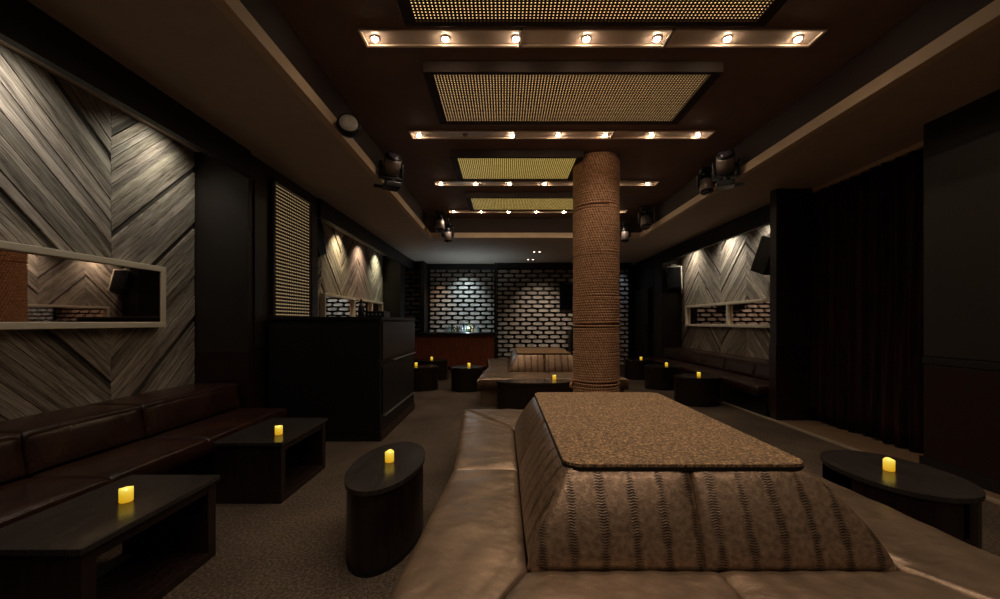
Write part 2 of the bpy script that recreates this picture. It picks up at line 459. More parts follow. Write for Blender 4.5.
# soffit fascias (black) along both sides: they hide the wall washers
bm = B(-2.76, -2.70, YN, 4.27, 2.90, CZ); box(bm, -2.76, -2.70, 5.89, 12.4, 2.90, CZ); struct('trim_2', bm, M['black_paint'])
struct('trim_3', B(4.08, 4.14, 5.46, 10.45, 2.87, CZ), M['black_paint'])
# partition block on the left carrying the lit screen
def pillar(n, x0, x1, y0, y1, z1=CZ):
    p = struct('trim_%d' % n, B(x0, x1, y0, y1, 0, z1, bev=.004), M['pillar'])
    struct('wainscot_panel', B(x0-.012, x1+.012, y0-.012, y1+.012, .1, 1.04, bev=.004), M['wainscot'], p)
    return p
p = pillar(4, -3.34, -2.735, 4.28, 5.88)
struct('pilaster_panel', B(-2.735, -2.715, 4.36, 4.58, 1.06, 2.9), M['pillar'], p)
pillar(5, -3.34, -2.84, 10.98, 11.5)
p6 = pillar(6, 3.71, 4.60, 5.45, 5.58)
p7 = pillar(7, 4.08, 4.60, 10.32, 10.9)
# near right wall panel
pr = struct('trim_8', B(3.87, 4.62, YN, 3.69, 0, CZ), M['black_paint'])
struct('upper_panel', B(3.855, 3.87, YN+.02, 3.67, 1.04, 2.84, bev=.003), M['pillar'], pr)
struct('rail_band', B(3.845, 3.87, YN+.02, 3.68, .97, 1.03, bev=.003), M['black_paint'], pr)
struct('lower_panel', B(3.855, 3.87, YN+.02, 3.67, .12, .96, bev=.003), M['wainscot'], pr)
struct('baseboard_right', B(3.84, 3.855, YN+.02, 3.70, 0, .12), M['black_paint'])
# threshold strip along the curtain
struct('trim_9', B(3.72, 4.58, 3.71, 5.44, 0, .012), M['strip_tan'])
bm = B(3.655, 3.715, 1.0, 6.7, 0, .016); struct('trim_10', bm, M['edge_white'])
struct('trim_11', B(3.72, 3.838, 1.0, 3.69, 0, .012), M['strip_tan'])

# block walls at the back
def block_wall(name, X0, X1, Y, z0, z1, parent):
    bm = bmesh.new(); pz, pw = .135, .36
    box(bm, X0, X1, Y-.01, Y+.06, z0, z1)
    bm.faces.ensure_lookup_table(); r = 0; z = z0+.03
    while z + .1 < z1:
        x = X0 + (0 if r % 2 else -pw/2)
        while x < X1:
            a, b = max(x+.016, X0+.005), min(x+pw-.016, X1-.005)
            if b-a > .05:
                h = .100; e = min(.05, (b-a)*.3); zc = z+h/2
                # lozenge with chamfered ends, proud of the wall and leaning out at the foot
                out = [(a, zc+.012), (a+e, z+h), (b-e, z+h), (b, zc+.012), (b-e*.6, z+.006), (a+e*.6, z+.006)]
                cx = (a+b)/2
                fr = [bm.verts.new((cx+(px-cx)*.93, Y-.085-(.03 if pz_ < zc else .0), zc+(pz_-zc)*.86)) for px, pz_ in out]
                bk = [bm.verts.new((px, Y-.005, pz_)) for px, pz_ in out]
                bm.faces.new(fr)
                for i in range(6): bm.faces.new((fr[i], bk[i], bk[(i+1) % 6], fr[(i+1) % 6]))
            x += pw
        z += pz; r += 1
    bmesh.ops.recalc_face_normals(bm, faces=bm.faces)
    bm.faces.ensure_lookup_table()
    for f in bm.faces[:6]: f.material_index = 1
    return link(name, bm, [M['block'], M['black_paint']], parent)
block_wall('block_cladding', -2.36, -.3, YB-.06, 1.0, 3.04, wb)
block_wall('block_cladding', -.22, 3.85, 12.42, .0, 3.06, wb)
block_wall('block_cladding', -3.25, -2.5, 12.40, .9, 3.04, wb)
struct('alcove_pier', B(-2.5, -2.38, 11.95, YB-.02, 0, CZ, bev=.004), M['pillar'], wb)
struct('alcove_pier', B(-.29, -.225, 12.3, YB-.02, 0, CZ, bev=.004), M['pillar'], wb)
struct('alcove_header', B(-2.36, -.3, 12.5, 12.68, 3.0, CZ), M['black_paint'], wb)
struct('block_wall_header', B(-.22, 3.9, 12.3, 12.4, 3.02, CZ), M['black_paint'], wb)
struct('block_wall_core', B(-.22, 3.85, 12.48, YB-.02, 0, CZ), M['black_paint'], wb)
# dark doorway at the back right
d1 = struct('door_1', B(3.98, 4.06, 11.1, 12.2, 0, 2.3, bev=.01), M['booth'])
cyl_b = bmesh.new(); cyl(cyl_b, (3.95, 11.3, 1.0), (3.95, 11.3, 1.3), .015); cyl(cyl_b, (3.95, 11.3, 1.02), (3.99, 11.3, 1.02), .01); cyl(cyl_b, (3.95, 11.3, 1.28), (3.99, 11.3, 1.28), .01)
link('door_handle', cyl_b, M['steel'], d1, True)
struct('trim_12', B(4.08, 4.6, 10.92, 12.3, 0, CZ), M['black_paint'])

# ------------------------------------------------------------------ mirrors
def wall_mirror(side, X, y0, y1, z0, z1, dividers, label, tilt=(0, 0), depth=.085, ledge=True):
    t = thing('wall_mirror', label, 'mirror', (X, (y0+y1)/2, z0)); s = side
    hy = (y1-y0)/2; h = z1-z0; fw = .05
    def xb(a, b): return (min(s*a, s*b), max(s*a, s*b))
    xa, xc = xb(0, depth); bm = bmesh.new()
    box(bm, xa, xc, -hy, hy, 0, fw, .004); box(bm, xa, xc, -hy, hy, h-fw, h, .004)
    box(bm, xa, xc, -hy, -hy+fw, fw, h-fw, .004); box(bm, xa, xc, hy-fw, hy, fw, h-fw, .004)
    for d in dividers: box(bm, xa, xc, d-(y0+y1)/2-fw/2, d-(y0+y1)/2+fw/2, fw, h-fw, .004)
    link('frame', bm, M['white_frame'], t)
    edges = [-hy] + [d-(y0+y1)/2 for d in dividers] + [hy]
    for a, b in zip(edges, edges[1:]):
        bm = bmesh.new(); a += fw*.5; b -= fw*.5
        x0, x1 = s*tilt[0], s*tilt[1]
        pts = [(x0, a), (x1, b), (x1-s*.006, b), (x0-s*.006, a)]
        prism(bm, pts, fw*.9, h-fw*.9); bmesh.ops.recalc_face_normals(bm, faces=bm.faces)
        link('mirror_glass', bm, M['mirror'], t)
    return t
wall_mirror(1, -3.285, 2.0, 3.79, 1.30, 1.87, [], 'long cream framed mirror on the near left plank wall above the banquette', (.004, .076))
wall_mirror(1, -3.285, 7.15, 10.6, 1.30, 1.87, [8.6, 9.75], 'cream framed three pane mirror on the far left plank wall behind the booth', (.03, .03))
wall_mirror(-1, 4.565, 6.2, 9.9, 1.25, 1.75, [8.05], 'pale framed two pane mirror on the right plank wall above the bench', (.03, .03))

# ------------------------------------------------------------------ benches along the walls
def bench(label, side, xf, xw, y0, y1, seams):
    """side=+1: wall on the left, seat faces +X"""
    t = thing('banquette', label, 'bench', (0, y0, 0)); s = side; L = y1-y0
    def bx(a, b, *r, **k): a, b = min(a, b), max(a, b); return B(a, b, *r, **k)
    link('plinth', bx(xf-s*.12, xw, 0.01, L-.01, 0, .3, bev=.005), M['booth'], t)
    ys = [0] + [q-y0 for q in seams] + [L]
    for a, b in zip(ys, ys[1:]):
        a += .004; b -= .004
        bm = bmesh.new(); n = 16
        x0, x1 = (xw+s*.5, xf)
        q = [(x0, a, .452), (x1, a, .448), (x1, b, .448), (x0, b, .452)] if s > 0 else [(x1, a, .448), (x0, a, .452), (x0, b, .452), (x1, b, .448)]
        pad(bm, q, .13, .028, .04, 16, 14, .0015, int(a*10))
        link('seat_cushion', bm, M['brown_leather'], t, True)
        # slanted backrest pad and padded top
        lo, hi = xw+s*.52, xw+s*.47
        q = [(lo, b, .46), (lo, a, .46), (hi, a, .70), (hi, b, .70)][::-1] if s > 0 else [(lo, a, .46), (lo, b, .46), (hi, b, .70), (hi, a, .70)][::-1]
        bm = pad(bmesh.new(), [q[1], q[0], q[3], q[2]] if False else q, .12, .03, .05, 16, 12, .0015, int(b*10))
        bmesh.ops.recalc_face_normals(bm, faces=bm.faces)
        link('backrest_cushion', bm, M['brown_leather'], t, True)
        x0, x1 = sorted((xw+s*.02, xw+s*.475))
        bm = pad(bmesh.new(), [(x0, a, .71), (x1, a, .71), (x1, b, .71), (x0, b, .71)], .08, .02, .04, 12, 16, .001, 3)
        link('padded_ledge', bm, M['brown_leather'], t, True)
    link('backrest_frame', bx(xw+.0, xw+s*.40, .01, L-.01, .3, .62), M['booth'], t)
    return t
b1 = bench('dark brown leather banquette along the near left plank wall', 1, -2.29, -3.28, .8, 4.22, [1.56, 2.33, 3.1])
b2 = bench('brown leather bench along the right plank wall past the curtain', -1, 3.57, 4.56, 5.62, 10.25, [6.5, 7.4, 8.3, 9.3])

# ------------------------------------------------------------------ tables and candles
def box_table(label, loc, L=.77, W=.52, H=.46):
    t = thing('box_table', label, 'table', loc, 0, 'rectangular lounge tables by the left banquette')
    link('table_top', B(-W/2, W/2, -L/2, L/2, H-.028, H, bev=.004), M['table_top'], t)
    i = .015; x0, x1, y0, y1 = -W/2+i, W/2-i, -L/2+i, L/2-i; z = H-.028
    link('end_panel', B(x0, x1, y0, y0+.06, 0, z, bev=.003), M['table_body'], t)
    link('end_panel', B(x0, x1, y1-.06, y1, 0, z, bev=.003), M['table_body'], t)
    link('bottom_panel', B(x0, x1, y0+.06, y1-.06, .0, .045, bev=.002), M['table_body'], t)
    link('apron', B(x0+.01, x1-.004, y0+.06, y1-.06, z-.05, z), M['table_body'], t)
    return t
def oval(a, b, n=64, p=2.0):
    out = []
    for i in range(n):
        c, s = math.cos(2*PI*i/n), math.sin(2*PI*i/n)
        out.append((a*abs(c)**(2/p)*(1 if c >= 0 else -1), b*abs(s)**(2/p)*(1 if s >= 0 else -1)))
    return out
def bevel_sharp(bm, w=.004):
    es = [e for e in bm.edges if len(e.link_faces) == 2 and e.calc_face_angle(0) > 1.2]
    bmesh.ops.bevel(bm, geom=es, offset=w, segments=2, affect='EDGES'); return bm
def oval_table(label, loc, a, b, H=.46, rz=0, slot=False, group=None, P=2.0):
    t = thing('oval_table', label, 'table', loc, rz, group)
    link('table_top', bevel_sharp(prism(bmesh.new(), oval(a, b, p=P), H-.026, H)), M['table_top'], t)
    if not slot:
        bm = bmesh.new()
        prism(bm, oval(a-.012, b-.012, p=P), .0, H-.026)
        link('drum', bm, M['table_body'], t, False)
        link('kick_ring', bevel_sharp(prism(bmesh.new(), oval(a-.009, b-.009, p=P), .0, .035), .003), M['booth'], t)
    else:
        # drum with a long storage slot facing -X
        pts = oval(a-.012, b-.012, p=P)
        bm = prism(bmesh.new(), pts, 0, .24); link('drum', bm, M['table_body'], t)
        pts2 = [(x, y) if x > -.02 else (max(x, -.0), y) for x, y in pts]
        keep = [(x, y) for x, y in pts if x > .0]
        bm = prism(bmesh.new(), keep, .24, H-.026); link('rear_panel', bm, M['table_body'], t)
        for sgn in (-1, 1):
            end = [(x, y) for x, y in pts if (sgn*y > b*.62 if sgn > 0 else y < -b*.05) and x <= .02]
            if len(end) >= 3:
                bm = prism(bmesh.new(), end, .24, H-.026); bmesh.ops.recalc_face_normals(bm, faces=bm.faces)
                link('end_panel', bm, M['table_body'], t)
    return t
box_table('black box table, nearest at the lower left corner, open sided with a candle', (-1.915, 1.95, 0))
box_table('black box table farther along the left banquette, a candle at its far side', (-1.90, 3.34, 0))
G = 'small dark tables at the back of the room'
oval_table('dark oval drum table standing alone left of the bronze seating island', (-.735, 2.54, 0), .217, .44)
oval_table('long oval table with open slot, right of the near bronze island', (2.33, 2.40, 0), .295, .385, slot=True, P=2.15)
oval_table('dark drum table in front of the far bronze island, one candle on it', (.5, 6.12, 0), .62, .24, H=.45)
oval_table('dark drum table nearest on the right bench, candle in its middle', (3.19, 6.62, 0), .37, .28, group=G)
oval_table('dark drum table second along the right bench', (3.2, 8.15, 0), .33, .28, group=G)
oval_table('dark drum table at the far end of the right bench', (3.2, 9.55, 0), .33, .28, group=G)
oval_table('dark drum table right beside the booth, closest to its corner', (-1.72, 8.05, 0), .4, .3, group=G)
oval_table('dark drum table close to the mahogany bar on the left', (-1.72, 9.45, 0), .4, .3, group=G)
oval_table('dark drum table left of the far bronze island, facing the bar', (-.74, 7.95, 0), .32, .28, group=G)

def candle_master(label, loc):
    t = thing('candle', label, 'candle', loc, 0, 'flameless yellow votive candles')
    bm = bmesh.new(); n = 40; R = .0275; H = .066
    rings = []
    for (r, z, wv) in ((R*.93, 0, 0), (R, .003, 0), (R, .03, 0), (R*1.01, .055, .0), (R*.985, H, 1), (R*.90, H+.001, 1), (R*.84, H-.006, 0), (R*.8, H-.014, 0), (.003, H-.016, 0)):
        rings.append([bm.verts.new((r*math.cos(2*PI*i/n), r*math.sin(2*PI*i/n), z + wv*(.0035*math.sin(4*PI*i/n)+.002*math.sin(6*PI*i/n+1)))) for i in range(n)])
    for a, b in zip(rings, rings[1:]):
        for i in range(n): bm.faces.new((a[i], a[(i+1) % n], b[(i+1) % n], b[i]))
    bm.faces.new(rings[0][::-1]); bm.faces.new(rings[-1])
    link('wax_body', bm, M['candle'], t, True)
    bm = lathe(bmesh.new(), [(.001, 0), (.0035, .005), (.0038, .009), (.002, .015), (.0003, .02)], 12, (0, 0, H-.016))
    link('flame', bm, M['wick'], t, True)
    return t
spots = [
 (-1.875, 1.985, .46, 'yellow candle on the nearest box table at lower left'),
 (-1.785, 3.17, .46, 'yellow candle on the second box table by the left banquette'),
 (-.73, 2.55, .46, 'yellow candle on the lone oval table left of the bronze island'),
 (2.31, 2.40, .46, 'pale yellow candle on the long oval table at right'),
 (.79, 6.28, .45, 'yellow candle in front of the far bronze island'),
 (3.19, 6.55, .46, 'yellow candle on the nearest drum table by the right bench'),
 (3.29, 8.1, .46, 'yellow candle on the middle drum table by the right bench'),
 (3.22, 9.4, .46, 'yellow candle on the farthest drum table by the right bench'),
 (-1.78, 8.1, .46, 'yellow candle on the drum table beside the booth corner'),
 (-1.70, 9.4, .46, 'yellow candle on the drum table left in front of the bar'),
 (-.70, 8.0, .46, 'yellow candle on the drum table between bar and far bronze island')]
c0 = None
for i, (x, y, z, lab) in enumerate(spots):
    if i == 0: c0 = candle_master(lab, (x, y, z))
    else: copy_tree(c0, (x, y, z), random.random()*6, lab)

# ------------------------------------------------------------------ bronze seating islands
def island(label, oy):
    t = thing('seating_island', label, 'sofa', (0, oy, 0))
    X0, X1, Y0, Y1 = -.43, 1.99, .60, 4.22; Xa, Xb, Ya, Yb = -.315, 1.87, .68, 4.14   # corners flare, sides are waisted                      # platform
    bx0, bx1, by0, by1 = .085, 1.475, 1.48, 3.45                 # foot of the raised block
    tx0, tx1, ty0, ty1 = .26, 1.235, 1.63, 3.27; ZS, ZT = .43, .765
    xm = .79; ym = 2.49; cxm, cym = (X0+X1)/2, (Y0+Y1)/2
    ring = [(X0, Y0), (xm, Ya), (X1, Y0), (Xb, ym), (X1, Y1), (xm, Yb), (X0, Y1), (Xa, ym)]
    link('base', prism(bmesh.new(), [(cxm+(x-cxm)*.955, cym+(y-cym)*.97) for x, y in ring], 0, .31), M['bronze'], t)
    A, Bq, Cq, D = (X0, Y0), (X1, Y0), (X1, Y1), (X0, Y1); a, b, c, d = (bx0, by0), (bx1, by0), (bx1, by1), (bx0, by1)
    quads = [
      [A, (xm, Ya), (xm, by0), a], [(xm, Ya), Bq, b, (xm, by0)],
      [Bq, (Xb, ym), (bx1, ym), b], [(Xb, ym), Cq, c, (bx1, ym)],
      [Cq, (xm, Yb), (xm, by1), c], [(xm, Yb), D, d, (xm, by1)],
      [D, (Xa, ym), (bx0, ym), d], [(Xa, ym), A, a, (bx0, ym)]]
    for i, q in enumerate(quads):
        bm = pad(bmesh.new(), [(p[0], p[1], ZS+.012) for p in q], .15, .034, .07, 44, 40, .0034, i)
        link('seat_cushion', bm, M['bronze'], t, True)
    # raised block faces
    link('block_core', prism_taper((bx0+.05, bx1-.05, by0+.05, by1-.05), (tx0+.05, tx1-.05, ty0+.04, ty1-.04), .3, ZT-.03), M['bronze'], t)
    txm, tym = (tx0+tx1)/2+.01, (ty0+ty1)/2; bxm, bym = .755, (by0+by1)/2
    def P(x, y, z): return (x, y, z)
    z0 = ZS-.01
    faces = [
      [P(bx0, by0, z0), P(bxm, by0, z0), P(txm, ty0, ZT), P(tx0, ty0, ZT)],
      [P(bxm, by0, z0), P(bx1, by0, z0), P(tx1, ty0, ZT), P(txm, ty0, ZT)],
      [P(bx1, by0, z0), P(bx1, bym, z0), P(tx1, tym, ZT), P(tx1, ty0, ZT)],
      [P(bx1, bym, z0), P(bx1, by1, z0), P(tx1, ty1, ZT), P(tx1, tym, ZT)],
      [P(bx1, by1, z0), P(bxm, by1, z0), P(txm, ty1, ZT), P(tx1, ty1, ZT)],
      [P(bxm, by1, z0), P(bx0, by1, z0), P(tx0, ty1, ZT), P(txm, ty1, ZT)],
      [P(bx0, by1, z0), P(bx0, bym, z0), P(tx0, tym, ZT), P(tx0, ty1, ZT)],
      [P(bx0, bym, z0), P(bx0, by0, z0), P(tx0, ty0, ZT), P(tx0, tym, ZT)]]
    for i, q in enumerate(faces):
        bm = pad(bmesh.new(), q, .05, .036, .055, 30, 26, .0008, i+20, bow=1.4)
        link('backrest_cushion', bm, M['snake'], t, True)
    # flat top with rounded corners
    pts = []; r = .075; x0, x1, y0, y1 = tx0-.012, tx1+.012, ty0-.012, ty1+.012
    for cx, cy, a0 in ((x1-r, y1-r, 0), (x0+r, y1-r, PI/2), (x0+r, y0+r, PI), (x1-r, y0+r, 1.5*PI)):
        for k in range(9): an = a0 + PI/2*k/8; pts.append((cx+r*math.cos(an), cy+r*math.sin(an)))
    link('top_board', bevel_sharp(prism(bmesh.new(), pts, ZT-.008, ZT+.009), .004), M['grain'], t)
    cx_, cy_ = (x0+x1)/2, (y0+y1)/2
    link('edge_piping', prism(bmesh.new(), [(cx_+(px-cx_)*1.004, cy_+(py-cy_)*1.003) for px, py in pts], ZT-.016, ZT-.002), M['booth'], t)
    return t
def prism_taper(lo, hi, z0, z1):
    bm = bmesh.new()
    a = [bm.verts.new(p) for p in ((lo[0], lo[2], z0), (lo[1], lo[2], z0), (lo[1], lo[3], z0), (lo[0], lo[3], z0))]
    b = [bm.verts.new(p) for p in ((hi[0], hi[2], z1), (hi[1], hi[2], z1), (hi[1], hi[3], z1), (hi[0], hi[3], z1))]
    bm.faces.new(a[::-1]); bm.faces.new(b)
    for i in range(4): bm.faces.new((a[i], a[(i+1) % 4], b[(i+1) % 4], b[i]))
    return bm
isl = island('bronze leather seating island in the foreground with snake embossed block', 0)
copy_tree(isl, (0, 5.78, 0), 0, 'bronze leather seating island at the back behind the rope column')

# ------------------------------------------------------------------ rope column
def rope_column():
    t = thing('rope_column', 'round column wrapped in thick brown rope from floor to ceiling', 'column', (1.277, 5.55, 0))
    R, rr = .298, .0185; pitch = .036; n = 180
    levels = [0.0, .52, .93, 1.30, 1.68, 2.26, 2.88, 3.59]
    link('core', cyl(bmesh.new(), (0, 0, 0), (0, 0, HZ), R-.002, n=64), M['rope_core'], t, True)
    for si, (z0, z1) in enumerate(zip(levels, levels[1:])):
        bm = bmesh.new(); uvl = (bm.loops.layers.uv.get('UVMap') or bm.loops.layers.uv.new('UVMap'))
        turns = int((z1-z0)/pitch); RR = R + (.004 if si % 2 else 0); ph = random.random()*6
        k = 6; rings = []; total = turns*n
        # helix of a half-round rope section
        for i in range(total+1):
            an = 2*PI*i/n + ph; z = z0 + rr + (z1-z0-2*rr)*i/total; row = []
            for j in range(k+1):
                q = -PI/2 + PI*j/k
                row.append(bm.verts.new(((RR+rr*math.cos(q))*math.cos(an), (RR+rr*math.cos(q))*math.sin(an), z+rr*.98*math.sin(q))))
            rings.append(row)
        for i in range(total):
            for j in range(k):
                f = bm.faces.new((rings[i][j], rings[i+1][j], rings[i+1][j+1], rings[i][j+1])); f.smooth = True
                uu = ((i/n), ((i+1)/n))
                for lp, (a, b) in zip(f.loops, ((uu[0], j/k), (uu[1], j/k), (uu[1], (j+1)/k), (uu[0], (j+1)/k))): lp[uvl].uv = (a, b)
        o = link('rope_wrap', bm, M['rope'], t, True)
        # binding loop and knot at the joint
        if si:
            bm = bmesh.new(); uvl = (bm.loops.layers.uv.get('UVMap') or bm.loops.layers.uv.new('UVMap')); m = 96
            rg = []
            for i in range(m):
                an = 2*PI*i/m; row = []
                for j in range(10):
                    q = 2*PI*j/10; row.append(bm.verts.new(((R+.012+.012*math.cos(q))*math.cos(an), (R+.012+.012*math.cos(q))*math.sin(an), z0+.012*math.sin(q)+.004*math.sin(an))))
                rg.append(row)
            for i in range(m):
                for j in range(10):
                    f = bm.faces.new((rg[i][j], rg[(i+1) % m][j], rg[(i+1) % m][(j+1) % 10], rg[i][(j+1) % 10])); f.smooth = True
                    for lp, (a, b) in zip(f.loops, ((i/m, j/10), ((i+1)/m, j/10), ((i+1)/m, (j+1)/10), (i/m, (j+1)/10))): lp[uvl].uv = (a, b)
            link('binding_rope', bm, M['rope'], t, True)
    # loose knot low on the left
    bm = bmesh.new(); uvl = (bm.loops.layers.uv.get('UVMap') or bm.loops.layers.uv.new('UVMap'))
    pts = []
    for i in range(33):
        a = 2*PI*i/32; pts.append(Vector((-R-.03+.035*math.sin(2*a)*.5-.03*math.cos(a), -.06+.02*math.sin(3*a), .5+.05*math.sin(a))))
    for a, b in zip(pts, pts[1:]): cyl(bm, a, b, .016, n=10)
    link('knot', bm, M['rope'], t, True)
    return t
rope_column()

# ------------------------------------------------------------------ perforated lit panels
def perforated(nx, ny, p, r, th=.003, ry=None):
    ry = ry or r
    verts, faces = [], []; k = 8; W, H = nx*p, ny*p
    gi = {}
    for j in range(ny+1):
        for i in range(nx+1): gi[i, j] = len(verts); verts.append((i*p-W/2, j*p-H/2, 0))
    for j in range(ny):
        for i in range(nx):
            cx, cy = (i+.5)*p-W/2, (j+.5)*p-H/2; b = len(verts)
            for q in range(8):
                an = PI/8 + q*PI/4; verts.append((cx+r*math.cos(an), cy+ry*math.sin(an), 0))
            for q in range(8):
                an = PI/8 + q*PI/4; verts.append((cx+r*math.cos(an), cy+ry*math.sin(an), th))
            ne, nw, sw, se = gi[i+1, j+1], gi[i, j+1], gi[i, j], gi[i+1, j]
            # verts: 0 ENE,1 NNE,2 NNW,3 WNW,4 WSW,5 SSW,6 SSE,7 ESE
            faces += [(b+0, b+1, ne), (b+1, b+2, nw, ne), (b+2, b+3, nw), (b+3, b+4, sw, nw), (b+4, b+5, sw), (b+5, b+6, se, sw), (b+6, b+7, se), (b+7, b+0, ne, se)]
            for q in range(8): faces.append((b+q, b+8+q, b+8+(q+1) % 8, b+(q+1) % 8))
    me = bpy.data.meshes.new('perforated_plate'); me.from_pydata(verts, [], faces); me.materials.append(M['plate'])
    return me, W, H
def ceiling_panel(x0, x1, y0, y1, label, back, p=.027, r=.0066, th=.003):
    zb = 3.50
    t = thing('ceiling_light_panel', label, 'ceiling light', ((x0+x1)/2, (y0+y1)/2, zb), 0, 'perforated glowing ceiling panels')
    hx, hy = (x1-x0)/2, (y1-y0)/2; fw = .085; bm = bmesh.new()
    box(bm, -hx, hx, -hy, -hy+fw*.55, 0, .10, .004); box(bm, -hx, hx, hy-fw*.55, hy, 0, .10, .004)
    box(bm, -hx, -hx+fw, -hy+fw*.55, hy-fw*.55, 0, .10, .004); box(bm, hx-fw, hx, -hy+fw*.55, hy-fw*.55, 0, .10, .004)
    link('frame', bm, M['frame_brown'], t)
    nx = int((2*hx-2*fw+.02)/p); ny = int((2*hy-fw*1.1+.02)/p)
    me, W, H = perforated(nx, ny, p, r, th)
    o = bpy.data.objects.new('perforated_plate', me); C.objects.link(o); o.parent = t; o.location = (0, 0, .005)
    link('backlight', B(-hx+fw*.6, hx-fw*.6, -hy+fw*.4, hy-fw*.4, .020, .026), back, t)
    return t
ceiling_panel(-.72, 1.90, 1.95, 2.915, 'glowing perforated ceiling panel cut by the top of the picture', M['back_a'])
ceiling_panel(-.70, 1.89, 3.44, 4.36, 'large glowing perforated ceiling panel between the first two light rails', M['back_a'])
ceiling_panel(-.70, 1.04, 5.22, 6.10, 'short glowing perforated ceiling panel just left of the rope column', M['back_b'], r=.0085, th=.0008)
ceiling_panel(-.66, 1.90, 6.92, 7.76, 'farthest glowing yellow perforated ceiling panel, behind the rope column', M['back_b'], r=.0085, th=.0008)
# lit screen on the left partition (stands upright)
t = thing('lit_screen', 'upright glowing slatted screen on the left partition above the booth', 'screen', (-2.734, 5.13, 1.2))
bm = bmesh.new(); y0, y1, z1 = -.47, .50, 1.83
box(bm, 0, .05, y0, y0+.04, 0, z1); box(bm, 0, .05, y1-.04, y1, 0, z1); box(bm, 0, .05, y0, y1, -.04, 0); box(bm, 0, .05, y0, y1, z1-.03, z1)
link('frame', bm, M['frame_brown'], t)
me, W, H = perforated(21, 42, .0425, .0185, ry=.0085)
o = bpy.data.objects.new('perforated_plate', me); C.objects.link(o); o.parent = t
o.rotation_euler = (PI/2, 0, PI/2); o.location = (.034, .015, .9)
me.transform(Matrix.Diagonal((1, 1, -1, 1)))
link('backlight', B(.004, .010, y0+.02, y1-.02, .02, z1-.03), M['back_c'], t)

# ------------------------------------------------------------------ light rails
def rail(y, label, off):
    t = thing('light_rail', label, 'ceiling light', (.68, y, HZ), 0, 'ceiling light rails with seven bulbs')
    L = 1.80; w2 = .098
    bm = bmesh.new()
    box(bm, -L, L, -w2, -w2+.022, -.016, 0, .002); box(bm, -L, L, w2-.022, w2, -.016, 0, .002)
    box(bm, -L, -L+.022, -w2+.022, w2-.022, -.016, 0, .002); box(bm, L-.022, L, -w2+.022, w2-.022, -.016, 0, .002)
    box(bm, -L+.022, L-.022, -w2+.022, w2-.022, -.005, 0)
    link('channel', bm, M['alu'], t)
    for k, x in enumerate(BULB_X):
        lx = x-.68; lit = k not in off
        bm = lathe(bmesh.new(), [(.036, -.005), (.036, -.012), (.030, -.015), (.024, -.012)], 24, (lx, 0, 0))
        o = link('lamp_ring', bm, M['grey_metal'], t, True)
        bm = lathe(bmesh.new(), [(.022, -.008), (.0255, -.014), (.0245, -.022), (.017, -.029), (.005, -.032)], 20, (lx, 0, 0))
        link('bulb', bm, M['bulb'] if lit else M['bulb_off'], o, True)
    for x in (-.55, .62):
        link('joint_clip', B(x-.012, x+.012, -w2-.003, w2+.003, -.019, -.0, bev=.001), M['grey_metal'], t)
    return t
names = ['longest looking ceiling light rail, nearest to the camera, with seven lit bulbs', 'second ceiling light rail from the camera, one bulb unlit near its left end',
         'third ceiling light rail from the camera, partly behind the rope column', 'farthest and smallest looking ceiling light rail']
for i, y in enumerate(RAIL_Y[:4]): rail(y, names[i], (1,) if i == 1 else ())

# ------------------------------------------------------------------ moving head lights and speakers on the cove
def moving_head(label, loc, rz, tilt, scale=1.0, stem=None):
    t = thing('stage_light', label, 'stage light', loc, rz, 'black moving stage lights on the ceiling recess'); t.scale = (scale,)*3
    link('base', B(-.10, .10, -.10, .10, .20, .27, bev=.012), M['black_metal'], t)
    if stem: link('hanging_stem', cyl(bmesh.new(), (0, 0, .26), (0, 0, stem), .018), M['black_metal'], t, True)
    bm = bmesh.new(); cyl(bm, (0, 0, .15), (0, 0, .21), .05)
    box(bm, -.15, .15, -.035, .035, .13, .16, .008); box(bm, -.15, -.122, -.04, .04, -.06, .15, .008); box(bm, .122, .15, -.04, .04, -.06, .15, .008)
    link('yoke', bm, M['black_metal'], t)
    bm = bmesh.new(); lathe(bm, [(.05, -.17), (.075, -.16), (.098, -.12), (.10, .02), (.092, .04), (.10, .06), (.102, .15), (.094, .165)], 28)
    box(bm, -.125, -.095, -.02, .02, -.02, .02); box(bm, .095, .125, -.02, .02, -.02, .02)
    for v in bm.verts: v.co.z -= .0
    R = Matrix.Rotation(tilt, 4, 'X'); bmesh.ops.transform(bm, matrix=R, verts=bm.verts)
    h = link('head', bm, M['black_metal'], t, True)
    bm = lathe(bmesh.new(), [(.08, .163), (.078, .17), (.05, .181), (.01, .186)], 24); bmesh.ops.transform(bm, matrix=R, verts=bm.verts)
    link('lens', bm, M['lens'], h, True)
    bm = lathe(bmesh.new(), [(.103, -.06), (.108, -.055), (.108, .132), (.103, .138)], 28); bmesh.ops.transform(bm, matrix=R, verts=bm.verts)
    link('grey_collar', bm, M['grey_metal'], h, True)
    bm = bez(bmesh.new(), [(-.03, .1, .24), (-.06, .13, .16), (-.02, .14, .06), (.05, .12, .08), (.06, .1, .22)], .008)
    link('cable', bm, M['black_metal'], t, True)
    return t
a = moving_head('black stage light with grey barrel on the left edge of the raised ceiling', (-1.42, 5.05, 3.30), .5, 2.3); a.rotation_euler = (0, PI, .5)
link('bracket', B(-.02, .2, .08, .11, .21, .25, bev=.004), M['black_metal'], a)
moving_head('small black stage light high at the far left of the raised ceiling', (-1.3, 8.1, 3.33), .2, 2.9, .9)
moving_head('black stage light hanging at the far left corner of the raised ceiling', (-1.17, 8.35, 3.17), -.3, 3.2, .85, .506)
a = moving_head('black stage light with grey barrel on the right edge of the raised ceiling', (2.77, 5.0, 3.30), -.6, 2.3); a.rotation_euler = (0, PI, -.5)
link('bracket', B(-.2, .02, .08, .11, .21, .25, bev=.004), M['black_metal'], a)
